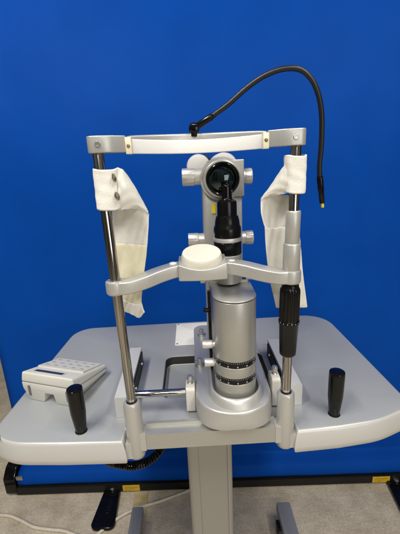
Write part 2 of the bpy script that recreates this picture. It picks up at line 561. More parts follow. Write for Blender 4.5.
# feet
def leg(x0, x1, y0, y1, cx):
    bm = B()
    prism(bm, round_poly([(x0, y0), (x1, y0), (x1, y1), (x0, y1)], .006, 4), .062, .094, .003, 3)
    lg = obj('leg', bm, leg_mat, tab)
    for yy in (y1-.055, y0+.05):
        bm = B()
        rod(bm, (cx-.011, yy, .0275), (cx+.011, yy, .0275), .027, .004, 36)
        cs = obj('caster_wheel', bm, rubber, lg)
    for yy in (y1-.055, y0+.05):
        bm = B()
        rod(bm, (cx, yy+.012, .03), (cx, yy+.012, .066), .007)
        box(bm, cx-.014, cx+.014, yy-.012, yy+.018, .05, .0615, .003, 2)
        obj('caster_fork', bm, black_matte, lg)
leg(-.258, -.219, -.16, .408, -.238)
leg(.243, .290, -.16, .392, .247)
bm = B()
box(bm, -.2185, .2425, .13, .20, .060, .090, .004, 3)
obj('cross_bar', bm, leg_mat, tab)

# ------------------------------------------------------------------ headrest frame
hr = thing('headrest_frame', 'patient headrest frame with chin cup, forehead band and two steel posts', 'headrest', (.0145, 0, TZ))
PL0, PL1 = Vector((-.1220, 0, .80)), Vector((-.1297, 0, 1.262))
PR0, PR1 = Vector((.1518, 0, .80)), Vector((.1562, 0, 1.258))
def onpost(a, b_, z): return a.lerp(b_, (z-a.z)/(b_.z-a.z))
for a, b_ in ((PL0, PL1), (PR0, PR1)):
    bm = B(); rod(bm, a, b_, .0080, .0006, 48)
    obj('post', bm, chrome, hr)
# sockets
for a, b_, zt, zb in ((PL0, PL1, .832, .712), (PR0, PR1, .834, .716)):
    p = onpost(a, b_, zt)
    bm = B()
    lathe(bm, [(.0085, .829-.832), (.0100, .0005), (.0128, .0004), (.0145, -.0022), (.0152, -.006), (.0158, -.06), (.0160, zb-zt+.012), (.0145, zb-zt+.005), (.010, zb-zt+.0008), (0, zb-zt)], 40,
          Matrix.Translation(p))
    sgn = -1 if p.x < 0 else 1
    # gusset and flange that meet the table edge
    box(bm, p.x+sgn*.011-.006, p.x+sgn*.011+.0065, -.0145, .010, zb+.008, .752, .004, 4)
    box(bm, p.x-sgn*.014-.006, p.x-sgn*.014+.006, -.0125, .012, .7345, .7695, .003, 3)
    obj('post_socket', bm, silver, hr)
# base rail
bm = B()
box(bm, -.106, .136, -.0115, .0125, .736, .7685, .003, 3)
box(bm, -.104, .134, .0095, .0160, .7655, .7745, .0015, 2)
obj('base_rail', bm, silver_dark, hr)
# forehead brackets, bow and band
ZB0, ZB1 = 1.2505, 1.2735
def fb(x): # depth of the bow at x
    u = (x-.0145)/.115
    return .060*max(0, 1-u*u)
br = []
for side in (-1, 1):
    dz = -.001 if side < 0 else -.0025
    cx = -.1295 if side < 0 else .1560
    bm = B()
    xo = cx+side*.0125
    xi = cx-side*.040
    ptsb = [(xo, -.0125), (xo, .0125), (xi, .022), (xi, .0035), (cx-side*.016, -.0125)]
    if side > 0: ptsb = ptsb
    poly = round_poly(ptsb, [.009, .009, .002, .0015, .03], 6)
    prism(bm, poly, ZB0+dz, ZB1+dz, .0025, 4)
    bk = obj('forehead_bracket', bm, silver, hr)
    bm = B()
    sp = Vector((cx-side*.004, -.0128, (ZB0+ZB1)/2+dz))
    lathe(bm, [(0, .0006), (.0018, .0006), (.0022, .0012), (.0036, .0012), (.0042, .0004), (.0042, -.001)], 24, axis_mat(sp, (0, -1, 0)))
    obj('screw', bm, screw_mat, bk)
# metal bow behind the band
bm = B()
path = []
for k in range(41):
    x = -.0900+.2085*k/40
    path.append(Vector((x, fb(x)+.018, 1.2612+.0050*math.sin(PI*k/40)**.55-.0012*k/40)))
sweep(bm, path, rrect(.007, .024, .003), up=(0, 0, 1))
obj('forehead_bow', bm, silver, hr)
# white vinyl band in front
bm = B()
path = []
for k in range(41):
    x = -.0840+.1970*k/40
    path.append(Vector((x, fb(x)*.93+.0045+.002, 1.2582-.0014*math.sin(PI*k/40)-.0010*k/40)))
sweep(bm, path, rrect(.0035, .0208, .0014), up=(0, 0, 1))
obj('forehead_band', bm, band_mat, hr)
for side in (-1, 1):
    x = -.0855 if side < 0 else .1130
    bm = B()
    y0 = .0018
    prism(bm, round_poly([(x-.0045, y0), (x+.0045, y0), (x+.0045, y0+.012), (x-.0045, y0+.012)], .0015, 3), 1.2468-(.001 if side > 0 else 0), 1.2700-(.002 if side > 0 else 0), .001, 2)
    cl = obj('band_clip', bm, cream_plastic, hr)
    bm = B(); rod(bm, (x, y0+.001, 1.258), (x, y0-.0012, 1.258), .0026, .0005, 20)
    obj('rivet', bm, rust, cl)

# chin rest
def chin_arm(side):
    bm = B()
    if side < 0:
        c = onpost(PL0, PL1, 1.047)
        path = spline([(c.x, 0, 1.0470), (c.x+.019, .0003, 1.0473), (c.x+.043, .0100, 1.0510), (c.x+.066, .0220, 1.0560), (c.x+.090, .0315, 1.0600), (c.x+.108, .0350, 1.0612)], 10)
        z = 1.0470
    else:
        c = onpost(PR0, PR1, 1.046)
        path = spline([(c.x, 0, 1.0505), (c.x-.019, .0003, 1.0508), (c.x-.043, .0100, 1.0538), (c.x-.066, .0220, 1.0580), (c.x-.088, .0315, 1.0608), (c.x-.104, .0350, 1.0618)], 10)
        z = 1.0505
    sweep(bm, path, rrect(.026, .0215, .003), up=(0, 0, 1))
    lathe(bm, [(.0082, -.0112), (.0140, -.0112), (.0158, -.0092), (.0160, -.007), (.0160, .007), (.0152, .0098), (.0130, .0112), (.0092, .0112), (.0086, .0100)], 40, Matrix.Translation((c.x, 0, z)))
    a = obj('chin_arm', bm, silver, hr)
    return a
ca = chin_arm(-1); chin_arm(1)
for dx_, dy_ in ((-.0105, -.003), (.0105, -.004)):
    bm = B()   # collar screw heads on the left clamp
    c = onpost(PL0, PL1, 1.058)
    lathe(bm, [(.0022, -.001), (.0022, .0008), (.0012, .0012), (0, .0012)], 14, Matrix.Translation((c.x+dx_, dy_, 1.0575)))
    obj('set_screw', bm, screw_mat, ca)
# holder with concave top edge
hx0, hx1, hy0, hy1 = -.0262, .0545, .014, .066
bm = B()
t = bmesh.new()
nx, ny = 20, 2
def hz(u): return 1.0730-.0080*math.sin(PI*min(1, max(0, (u-.06)/.88)))**.8
top = []; bot = []
for i in range(nx+1):
    u = i/nx
    x = hx0+(hx1-hx0)*u
    bow = -.004*math.sin(PI*u)
    top.append([t.verts.new((x, hy0+bow, hz(u))), t.verts.new((x, hy1, hz(u)+.003))])
    bot.append([t.verts.new((x, hy0+bow, 1.0455)), t.verts.new((x, hy1, 1.0455))])
for i in range(nx):
    t.faces.new((top[i][0], top[i+1][0], top[i+1][1], top[i][1]))
    t.faces.new((bot[i][0], bot[i][1], bot[i+1][1], bot[i+1][0]))
    t.faces.new((bot[i][0], bot[i+1][0], top[i+1][0], top[i][0]))
    t.faces.new((bot[i][1], top[i][1], top[i+1][1], bot[i+1][1]))
t.faces.new((bot[0][0], top[0][0], top[0][1], bot[0][1]))
t.faces.new((bot[nx][0], bot[nx][1], top[nx][1], top[nx][0]))
bmesh.ops.recalc_face_normals(t, faces=t.faces)
bevel_all(t, .002, 3, 40)
merge(bm, t)
obj('chin_holder', bm, silver, hr)
# cup
bm = B()
Mc = Matrix.Translation((.0135, .043, 1.0775)) @ Matrix.Rotation(R(15), 4, 'X')
lathe(bm, [(0, .0078), (.010, .0080), (.020, .0086), (.0275, .0096), (.0305, .0100), (.0322, .0094), (.0332, .0076), (.0340, .0050), (.0362, -.009), (.034, -.016), (0, -.016)], 56, Mc, 1.0, .95)
obj('chin_cup', bm, cup_mat, hr)
for px, py in ((173, 264), (231.5, 261.5)):
    p = atY(px, py, .034)
    bm = B()
    lathe(bm, [(.0042, -.010), (.0042, -.001), (.0062, 0), (.0066, .002), (.0060, .0040), (.0040, .0048), (0, .005)], 28, Matrix.Translation((p.x, .034, p.z-.002)))
    obj('lock_knob', bm, white_plastic, hr)
# right post: sleeves and height grip
for z0, z1, r in ((1.1040, 1.1550, .0113), (1.0600, 1.1045, .0134)):
    bm = B()
    a, b_ = onpost(PR0, PR1, z0), onpost(PR0, PR1, z1)
    L = (b_-a).length
    lathe(bm, [(.0082, 0), (r-.0005, 0), (r, .0006), (r, L-.0018), (r-.0006, L-.0005), (r-.0016, L), (.0080, L)], 44, axis_mat(a, b_-a))
    obj('post_sleeve', bm, silver, hr)
a = onpost(PR0, PR1, .909); b_ = onpost(PR0, PR1, 1.0370)
bm = B()
t = bmesh.new(); seg = 96
prof = [(.0082, 0, 0), (.0120, 0, 0), (.0138, .0022, 0), (.0142, .008, 0), (.0160, .058, 0), (.0172, .0595, 0), (.0176, .0620, 0), (.0172, .0645, 0), (.0160, .0660, .0), (.0166, .070, 1),
        (.0164, .112, 1), (.0160, .119, 1), (.0150, .1215, .3), (.0140, .1225, 0), (.0135, .128, 0), (.0082, .128, 0)]
rings = []
for r, z, rib in prof:
    rings.append([t.verts.new(((r-.0011*rib*(1 if (i//3) % 2 else 0))*math.cos(2*PI*i/seg), (r-.0011*rib*(1 if (i//3) % 2 else 0))*math.sin(2*PI*i/seg), z)) for i in range(seg)])
for q0, q1 in zip(rings, rings[1:]):
    for i in range(seg): t.faces.new((q0[i], q0[(i+1) % seg], q1[(i+1) % seg], q1[i]))
bmesh.ops.recalc_face_normals(t, faces=t.faces)
merge(bm, t, axis_mat(a, b_-a))
hg = obj('height_grip', bm, black_satin, hr)
bm = B()
for i in range(16):
    an = 2*PI*i/16
    bmesh.ops.create_icosphere(bm, subdivisions=2, radius=.0009, matrix=axis_mat(a, b_-a) @ Matrix.Translation((.0171*math.cos(an), .0171*math.sin(an), .0628)))
obj('index_dot', bm, tick_white, hg)

# fixation lamp on its gooseneck
ZBOW = 1.2735
fl = None
def child(name, bm, mat): return obj(name, bm, mat, fl)
YL = .076
gp = [(196.5, 126.8, .076), (204, 122, .074), (212, 116.3, .07), (228, 104.5, .064), (246, 88.5, .058), (264, 76, .052), (283, 69, .046), (300, 69.5, .042), (312, 80, .04), (319, 97, .04), (321.8, 118, .042), (321.3, 145, .045), (319.6, 165, .048), (319.8, 180, .05)]
P3 = [atY(x, y, Y) for x, y, Y in gp]
bm = B()
path = spline(P3[2:], 56)
sc = [1+.03*(1 if (i % 4) < 2 else 0) for i in range(len(path))]
sweep(bm, path, circ(.0040, 14), sc)
fl = obj('fixation_lamp', bm, goose_mat, hr)
q = atY(194, 128.5, YL)
bm = B()
lathe(bm, [(0, -.0095), (.0045, -.009), (.0078, -.005), (.0088, 0), (.0078, .005), (.0045, .0085), (0, .009)], 32, Matrix.Translation(q))
rod(bm, (q.x-.0005, q.y, 1.2725), (q.x, q.y, q.z-.004), .0052)
rod(bm, q-Vector((0, .0075, 0)), q-Vector((0, .0095, 0)), .0062, .0006)
child('ball_joint', bm, black_plastic)
bm = B()
rod(bm, P3[0], P3[2], .0054, .0012)
rod(bm, P3[2], P3[2].lerp(P3[3], .15), .0046, .001)
child('arm_ferrule', bm, black_satin)
bm = B()
e0 = atY(319.7, 176, .05); e1 = atY(322.2, 203, .053); e2 = atY(322.6, 207.5, .0535)
L = (e1-e0).length
lathe(bm, [(.0030, -.003), (.0046, 0), (.0052, .004), (.0050, L*.55), (.0044, L*.56), (.0044, L-.001), (.0036, L), (0, L)], 24, axis_mat(e0, e1-e0))
child('lamp_head', bm, black_plastic)
bm = B(); rod(bm, e1, e2, .0024, .0008)
child('lamp_tip', bm, yellow_dot)

# ------------------------------------------------------------------ slit lamp
sl = thing('slit_lamp', 'silver slit lamp microscope with round lamp tower, black scale rings and black prism head', 'slit lamp', (.0625, .10, TZ))
CX0, CY0, RB = .0625, .043, .0712
bm = B()
t = bmesh.new()
lp = []
def base_outline(e, n=44, a=.0725, b=.0715, y0=.0495, y1=.335, rb=.022):
    out = []
    for k in range(n+1):
        q = PI+PI*k/n
        c_, s_ = math.cos(q), math.sin(q)
        out.append((CX0+a*math.copysign(abs(c_)**(2/e), c_), y0+b*math.copysign(abs(s_)**(2/e), s_)))
    out += [(CX0+a-rb+rb*math.cos(R(90*k/6)), y1-rb+rb*math.sin(R(90*k/6))) for k in range(7)]
    out += [(CX0-a+rb+rb*math.cos(R(90+90*k/6)), y1-rb+rb*math.sin(R(90+90*k/6))) for k in range(7)]
    return out
for d, z, e in ((-.012, .7735, 2.8), (-.003, .7737, 2.8), (-.0008, .7752, 2.8), (0, .778, 2.75), (0, .790, 2.5), (-.0003, .8055, 2.2), (-.0008, .8082, 2.2), (-.0020, .8102, 2.2), (-.0036, .8112, 2.2), (-.0056, .8115, 2.2)):
    lp.append([t.verts.new((x, y, z)) for x, y in offset(base_outline(e), d)])
n = len(base_outline(2))
for a, b_ in zip(lp, lp[1:]):
    for i in range(n): t.faces.new((a[i], a[(i+1) % n], b_[(i+1) % n], b_[i]))
t.faces.new(lp[0][::-1]); t.faces.new(lp[-1])
bmesh.ops.recalc_face_normals(t, faces=t.faces)
merge(bm, t)
# socket that carries the tower, blended into the base
TX, TY, TR = .0675, .044, .0385
lp = []
t = bmesh.new()
so = stadium(TX-.0005, TY-.003, TR+.0040, .165, 64, .01)
for d, z, sh in ((.0084, .8090, -.0072), (.0078, .8116, -.0064), (.0064, .8190, -.0034), (.0056, .8245, -.0010), (.0049, .8259, 0), (.0036, .8266, 0), (.0016, .8266, 0), (.0004, .8256, 0), (.0, .806, 0)):
    lp.append([t.verts.new((x, y+sh*max(0, min(1, (TY-y)/.036))**.8, z)) for x, y in offset(so, d)])
n = len(so)
for a, b_ in zip(lp, lp[1:]):
    for i in range(n): t.faces.new((a[i], a[(i+1) % n], b_[(i+1) % n], b_[i]))
bmesh.ops.recalc_face_normals(t, faces=t.faces)
merge(bm, t)
obj('base_body', bm, silver, sl)
# tower
def tower_seg(z0, z1, dr=0, bev=.0006, yb=.120):
    bm = B()
    prism(bm, stadium(TX, TY, TR+dr, yb+dr, 40, .004), z0, z1, bev, 2, None, 50)
    return bm
bm = tower_seg(.806, .8478)
merge_list = [(.8602, .8808), (.8932, 1.0035)]
for z0, z1 in merge_list:
    tb = tower_seg(z0, z1)
    me_ = bpy.data.meshes.new('t'); tb.to_mesh(me_); tb.free(); bm.from_mesh(me_); bpy.data.meshes.remove(me_)
tw = obj('lamp_tower', bm, silver_dark, sl, 50)
bm = tower_seg(1.0028, 1.0052, -.0012, .0004)
obj('lid_gap', bm, black_matte, sl, 50)
bm = tower_seg(1.0050, 1.0078, .0002, .0010)
obj('tower_lid', bm, silver, sl, 50)
# lid mount with two dark screw holes at the rear
bm = B()
mount = []
for k in range(13):
    a_ = PI+PI*k/12
    mount.append((TX-.004+.021*math.cos(a_), .098+.0*k+(-.012)*abs(math.sin(a_))**.8*-1))
poly = [(TX-.040, .098), (TX-.026, .098)] + [(TX-.004+.022*math.cos(PI-PI*k/12), .098+.010*math.sin(PI*k/12)) for k in range(13)] + [(TX+.020, .098), (TX+.034, .098), (TX+.034, .137), (TX-.040, .137)]
prism(bm, poly, 1.0045, 1.0135, .0008, 2, None, 50)
lm = obj('lid_mount', bm, silver, sl)
for x in (TX-.032, TX+.027):
    bm = B()
    rod(bm, (x, .110, 1.0125), (x, .110, 1.0145), .0036, .0004, 20)
    obj('screw_hole', bm, black_matte, lm)
for z0, z1 in ((.8478, .8602), (.8808, .8932)):
    bm = tower_seg(z0, z1, -.0006, .0002)
    sr = obj('scale_ring', bm, black_satin, sl, 50)
    bm = B(); bd = B()
    for k in range(-16, 17):
        a_ = -PI/2+k*R(5.2)
        long = (k % 5 == 0)
        rr = TR-.0004
        h = .0020 if k % 5 else .0032
        Mx = Matrix.Translation((TX+rr*math.cos(a_), TY+rr*math.sin(a_), 0)) @ Matrix.Rotation(a_, 4, 'Z')
        box(bm, -.0003, .0003, -.00026, .00026, z1-.0012-h, z1-.0012, 0, 1, Mx)
        if long:
            lathe(bd, [(.0013, -.0004), (.0013, .0004), (0, .0004)], 14, Mx @ Matrix.Translation((0, 0, z0+.0034)) @ Matrix.Rotation(R(90), 4, 'Y'))
    obj('tick_marks', bm, tick_white, sr); obj('index_dots', bd, tick_white, sr)
# small silver control knobs sticking out of the tower's side
for pxa, pya in ((202.0, 344.5), (204.3, 362.5)):
    p = atY(pxa, pya, .040)
    bm = B()
    L = (TX-TR)-p.x+.004
    lathe(bm, [(0, 0), (.0064, 0), (.0075, .0008), (.0078, .002), (.0078, .0180), (.0070, .0190), (.0050, .0192), (.0050, L), (0, L)], 32, axis_mat(p, (1, 0, 0)))
    obj('slit_knob', bm, satin, sl)
# toggles on the base plate with their engraved arcs
for px, py in ((201.5, 332), (199.8, 362)):
    p = atZ(px, py+3, .8115)
    bm = B()
    lathe(bm, [(0, .0), (.0078, 0), (.0078, .0018), (.0060, .0024), (.0054, .0034), (.0056, .0150), (.0048, .0164), (0, .0168)], 28, Matrix.Translation((p.x, p.y, .8112)))
    kn = obj('selector_knob', bm, knob_chrome, sl)
    bm = B()
    for a0, a1 in ((150, 235), (-55, 30)):
        pts = [(p.x+.0090*math.cos(R(a0+(a1-a0)*k/10)), p.y+.012*math.sin(R(a0+(a1-a0)*k/10)), .8117) for k in range(11)]
        sweep(bm, [Vector(v) for v in pts], [(.0010, -.0001), (.0010, .0001), (-.0010, .0001), (-.0010, -.0001)], up=(0, 0, 1))
    for k in range(5):
        box(bm, p.x-.010+.0035*k, p.x-.0085+.0035*k, p.y+.018, p.y+.0215, .8113, .8118, 0, 1)
    obj('engraving', bm, dark_grey, kn)
# black plate added for the dark gap behind the tower, and side knob
bm = B()
box(bm, TX-TR-.0055, TX+TR-.004, .121, .131, .814, .985, .002, 2)
bk = obj('dark_gap_plate', bm, black_satin, sl)
p = atY(203, 310.5, .124)
bm = B(); rod(bm, p, p+Vector((.020, 0, 0)), .0046, .001, 24)
obj('side_knob', bm, black_satin, bk)
# cross slide: wheel brackets, axle
for x0, x1, yy, zt in ((-.0285, -.0105, .048, .8165), (.1395, .1565, .050, .826)):
    bm = B()
    Mb = Matrix(((0, 0, 1, 0), (1, 0, 0, 0), (0, 1, 0, 0), (0, 0, 0, 1)))
    prism(bm, round_poly([(yy, .764), (yy+.040, .764), (yy+.040, zt), (yy, zt)], [.003, .003, .014, .008], 5), x0, x1, .0015, 3, Mb)
    wb = obj('slide_bracket', bm, bracket_mat, sl)
    bm = B()
    cxm = (x0+x1)/2
    lathe(bm, [(.0055, -.002), (.0055, .001), (.0038, .0022), (.0036, .007), (.0058, .0095), (.0062, .013), (.0048, .0168), (0, .0180)], 28, Matrix.Translation((cxm, yy+.018, zt)))
    obj('lock_screw', bm, knob_chrome, wb)
bm = B()
rod(bm, (-.1365, .058, .8035), (-.0290, .058, .8035), .0068, .0006, 40)
obj('slide_axle', bm, rod_chrome, sl)
bm = B()
rod(bm, (.157, .060, .8035), (.1705, .060, .8035), .0068, .0006, 40)
obj('slide_axle', bm, rod_chrome, sl)
# microscope arm
AY = .145
bm = B()
prism(bm, round_poly([(.0225, AY), (.0985, AY), (.0985, AY+.06), (.0225, AY+.06)], [.006, .003, .01, .01], 5), .815, 1.206, .002, 2)
obj('microscope_arm', bm, silver, sl)
# head: square front plate, round housing, black objective with lens
Mf = lambda y: Matrix.Translation((0, y, 0)) @ Matrix(((1, 0, 0, 0), (0, 0, 1, 0), (0, 1, 0, 0), (0, 0, 0, 1)))
OC = Vector((.0605, .130, 1.2015))
bm = B()
prism(bm, round_poly([(.0345, 1.168), (.1015, 1.168), (.1015, 1.2350), (.0345, 1.2350)], .002, 4), .0, .05, .0018, 2, Mf(OC.y+.006))
hp = obj('head_plate', bm, silver_dark, sl)
bm = B()
lathe(bm, [(.030, .0), (.0325, 0), (.0340, .0010), (.0345, .003), (.0346, .0079), (.0395, .0081), (.0395, .040), (.0395, .05), (0, .05)], 64, axis_mat(OC+Vector((-.0015, -.002, 0)), (0, 1, 0)))
hh = obj('head_housing', bm, silver, sl)
bm = B()
lathe(bm, [(.0252, .006), (.0256, .0005), (.0264, -.0012), (.0280, -.0020), (.0298, -.0008), (.0308, .0015), (.0308, .012)], 64, axis_mat(OC+Vector((0, -.005, 0)), (0, 1, 0)))
obr = obj('objective_ring', bm, black_plastic, sl)
bm = B()
lathe(bm, [(0, -.0055), (.006, -.0052), (.012, -.0043), (.018, -.0027), (.0225, -.0011), (.0256, .0004)], 48, axis_mat(OC+Vector((0, .0005, 0)), (0, 1, 0)))
obj('objective_lens', bm, lens_mat, obr)
# side knobs of head and arm
def side_knob(xa, xb, y, z, r, flange):
    bm = B()
    p, q_ = Vector((xa, y, z)), Vector((xb, y, z))
    L = (q_-p).length
    t = bmesh.new(); seg = 72
    pr = [(0, 0, 0), (r-.0012, 0, 0), (r, .0012, .6), (r, L*.55, .6), (r-.0004, L*.58, 0), (r-.0012, L*.6, 0), (r-.0012, L*.64, 0), (r*flange, L*.68, 0), (r*flange, L, 0)]
    rings = []
    for rr, z_, rib in pr:
        if rr == 0: rings.append([t.verts.new((0, 0, z_))]); continue
        rings.append([t.verts.new(((rr-.0008*rib*((i//3) % 2))*math.cos(2*PI*i/seg), (rr-.0008*rib*((i//3) % 2))*math.sin(2*PI*i/seg), z_)) for i in range(seg)])
    for a, b2 in zip(rings, rings[1:]):
        for i in range(seg):
            j = (i+1) % seg
            if len(a) == 1: t.faces.new((a[0], b2[i], b2[j]))
            else: t.faces.new((a[i], a[j], b2[j], b2[i]))
    bmesh.ops.recalc_face_normals(t, faces=t.faces)
    merge(bm, t, axis_mat(p, q_-p))
    obj('adjustment_knob', bm, satin, sl)
side_knob(-.0145, .026, .155, 1.2065, .0165, .93)
side_knob(.1185, .096, .155, 1.2035, .0150, .93)
side_knob(-.0090, .026, .160, 1.0845, .0132, .92)
side_knob(.1215, .096, .160, 1.0835, .0140, .93)
# binocular prism housings peeping out behind the head
for px, py, r in ((198.5, 166.5, .0245), (224, 167.0, .0290)):
    p = atY(px, py, .215)
    bm = B()
    lathe(bm, [(0, -.004), (r*.7, -.004), (r*.93, -.002), (r, .003), (r, .06), (0, .06)], 48, axis_mat(p, (0, 1, 0)))
    eh = obj('eyepiece_housing', bm, housing_mat, sl)
p = atY(205.5, 160, .225)
bm = B(); rod(bm, p, p+Vector((0, .05, 0)), .010)
obj('binocular_bridge', bm, black_matte, sl)
# black prism tower on the lamp tower
X, Y = .0640, .100
bm = B()
lathe(bm, [(.0230, 1.0130), (.0230, 1.0560), (.0255, 1.0580), (.0258, 1.0665), (.0242, 1.0680)], 48, Matrix.Translation((X, Y, 0)))
obj('prism_base', bm, silver, sl)
bm = B()
lathe(bm, [(.0238, 1.0665), (.0252, 1.0680), (.0256, 1.0700), (.0256, 1.0905), (.0244, 1.0918), (.0240, 1.0922), (.0238, 1.0990), (.0250, 1.0998), (.0252, 1.112), (.0246, 1.1175), (.0228, 1.1210),
           (.0222, 1.1280), (.0196, 1.1385), (.0180, 1.1390), (.0178, 1.1600), (.0170, 1.1640), (.0145, 1.1660), (0, 1.1665)], 56, Matrix.Translation((X, Y, 0)))
pt = obj('prism_tower', bm, black_satin, sl)
bm = B()
lathe(bm, [(.0240, 1.0915), (.0252, 1.0922), (.0254, 1.0940), (.0254, 1.0975), (.0250, 1.0992), (.0238, 1.0998)], 56, Matrix.Translation((X, Y, 0)))
obj('band', bm, satin, pt)
bm = B()
lathe(bm, [(.0150, 1.1655), (.0118, 1.1660), (.0102, 1.1672), (.0094, 1.1700), (.0090, 1.1760), (.0088, 1.1880), (.0080, 1.1918), (.0056, 1.1938), (0, 1.1945)], 36, Matrix.Translation((X+.0005, Y+.002, 0)), 1, .8)
obj('prism_mirror', bm, black_plastic, pt)
a = atY(213.3, 208.5, AY-.0006)
bm = B(); box(bm, a.x-.0030, a.x+.0040, AY-.0016, AY+.001, a.z-.0095, a.z+.0095, .0005, 2)
obj('yellow_mark', bm, yellow_dot, sl)
# yoke knobs under the chin rest
for x0, x1 in ((.0105, .030), (.104, .122)):
    bm = B()
    y, z = .105, 1.0165
    if x0 < .05:
        lathe(bm, [(0, 0), (.0062, 0), (.0068, .001), (.0068, .009), (.0050, .010), (.0050, x1-x0+.006), (0, x1-x0+.006)], 28, axis_mat((x0, y, z), (1, 0, 0)))
    else:
        lathe(bm, [(0, 0), (.0048, 0), (.0052, .001), (.0052, .009), (.0040, .010), (.0040, x1-x0+.006), (0, x1-x0+.006)], 28, axis_mat((x1, y, z), (-1, 0, 0)))
    obj('yoke_knob', bm, satin, sl)

# ------------------------------------------------------------------ control unit on the table
E1 = Vector((.9487, -.3162, 0)); E2 = Vector((.3162, .9487, 0))
O = Vector((-.381, .125, TZ))
un = thing('control_unit', 'beige wedge-shaped control box with keypad and dark display on the table', 'control box', tuple(O+E1*.066+E2*.055))
MU = Matrix(((E1.x, E2.x, 0, O.x), (E1.y, E2.y, 0, O.y), (0, 0, 1, O.z), (0, 0, 0, 1)))
UW, UD, HF, HB = .133, .125, .068, .030
def utop(v): return HF+(HB-HF)*v/UD
bm = B()
def loft(bm, rows, mat, bev, seg=3, ang=30):
    t = bmesh.new()
    rr = [[t.verts.new(p) for p in row] for row in rows]
    n = len(rows[0])
    for a, b_ in zip(rr, rr[1:]):
        for i in range(n): t.faces.new((a[i], a[(i+1) % n], b_[(i+1) % n], b_[i]))
    t.faces.new(rr[0]); t.faces.new(rr[-1][::-1])
    bmesh.ops.recalc_face_normals(t, faces=t.faces)
    bevel_all(t, bev, seg, ang)
    merge(bm, t, mat)
def usec(x, lift=0, inset=0):   # not used for the notch
    return x
# upper shell
zs = .63
rows = [[(0, 0, HF*zs), (UW, 0, HF*zs), (UW, UD, HB*zs), (0, UD, HB*zs)],
        [(.003, .003, HF-.002), (UW-.003, .003, HF-.002), (UW-.004, UD-.003, HB-.002), (.004, UD-.003, HB-.002)]]
loft(bm, rows, MU, .0045, 4)
ush = obj('upper_shell', bm, unit_mat, un)
# lower shell with a cable notch in the middle of its front
bm = B()
i0 = .015
fr = [(0.001, HF*zs-.0012), (0.001+.001, HF*zs-.016), (i0, .004), (i0+.004, .0008), (.052, .0008), (.057, .022), (.078, .022), (.083, .0008), (UW-i0-.004, .0008), (UW-i0, .004), (UW-.002, HF*zs-.016), (UW-.001, HF*zs-.0012)]
kb = HB/HF
t_ = []
frb = [(x, z*kb*(.95) if z > .001 else z) for x, z in fr]
loft(bm, [[(x, .001, z) for x, z in fr], [(x, UD-.001, z) for x, z in frb]], MU, .0012, 2, 25)
lsh = obj('lower_shell', bm, unit_mat, un)
for x in (.0165, UW-.0215):
    bm = B()
    box(bm, x, x+.005, -.0008, .004, .012, .036, .0015, 2, MU)
    obj('vent_slot', bm, dark_grey, lsh)
# top: slanted plane matrix
sl_ang = math.atan2(HB-HF, UD-.006)
MT = MU @ Matrix.Translation((0, .003, HF-.002)) @ Matrix.Rotation(sl_ang, 4, 'X')
bm = B(); box(bm, .020, UW-.034, .010, .027, -.002, .0006, .0008, 2, MT)
obj('display_bezel', bm, unit_key, un)
bm = B(); box(bm, .025, UW-.039, .013, .024, -.001, .0012, .0004, 1, MT)
obj('display', bm, lcd_mat, un)
bm = B(); box(bm, .008, UW-.008, .044, .114, -.002, .0030, .002, 4, MT)
kp = obj('keypad', bm, unit_mat, un)
for i in range(5):
    for j in range(3):
        x = .021+.0225*i; y = .052+.021*j
        bm = B(); lathe(bm, [(0, .0034), (.0045, .0034), (.0052, .0033), (.0058, .0030), (.0060, .002)], 24, MT @ Matrix.Translation((x, y, 0)))
        obj('key', bm, unit_key, kp)
for i in range(5):
    for j in range(3):
        bm = B()
        x = .021+.0225*i; y = .0595+.021*j
        box(bm, x-.0045, x+.0045, y-.0004, y+.0014, .0029, .0033, 0, 1, MT)
        obj('key_legend', bm, dark_grey, kp)

# ------------------------------------------------------------------ cloth straps
def sheet(bm, rows, sub=5, wob=.0):
    """rows of (px, py, depth) control points, bicubic-ish by splining both ways"""
    cols = [spline([atY(*p) for p in row], sub) for row in rows]
    n = len(cols[0])
    lines = [spline([c[i] for c in cols], sub) for i in range(n)]
    vs = [[bm.verts.new(p+Vector((0, wob*math.sin(i*1.1+k*.7), wob*.5*math.sin(k*1.7)))) for k, p in enumerate(l)] for i, l in enumerate(lines)]
    for a, b_ in zip(vs, vs[1:]):
        for k in range(len(a)-1): bm.faces.new((a[k], b_[k], b_[k+1], a[k+1]))
def cuff(parent, c0, c1, rx0, ry, rx1, name='cuff', ex=0):
    bm = B()
    t = bmesh.new(); seg = 56; nz = 26
    rings = []
    for k in range(nz+1):
        f = k/nz
        c = c0.lerp(c1, f); rx = rx0+(rx1-rx0)*f
        ring = []
        for i in range(seg):
            a = 2*PI*i/seg
            wr = 1+.010*math.sin(f*13+3*a)+.008*math.sin(f*23+a*2)
            sgx = abs(math.cos(a))**.62*(1 if math.cos(a) >= 0 else -1)
            sgy = abs(math.sin(a))**.62*(1 if math.sin(a) >= 0 else -1)
            lip = 1
            ring.append(t.verts.new((c.x+rx*sgx*wr*lip, c.y+ry*sgy*wr*lip, c.z+.0012*math.sin(2*a+1))))
        rings.append(ring)
    for a, b_ in zip(rings, rings[1:]):
        for i in range(seg): t.faces.new((a[i], a[(i+1) % seg], b_[(i+1) % seg], b_[i]))
    bmesh.ops.recalc_face_normals(t, faces=t.faces)
    merge(bm, t)
    o = obj(name, bm, strap_mat, parent, 70)
    md = o.modifiers.new('thick', 'SOLIDIFY'); md.thickness = .0022; md.offset = -1
    return o
def cloth(name, rows, mat, parent, th=.0022, sub=6):
    bm = B(); sheet(bm, rows, sub, .0006)
    o = obj(name, bm, mat, parent, 80)
    md = o.modifiers.new('thick', 'SOLIDIFY'); md.thickness = th; md.offset = 0
    md2 = o.modifiers.new('round', 'BEVEL'); md2.width = .0007; md2.segments = 2; md2.limit_method = 'ANGLE'; md2.angle_limit = R(60)
    return o
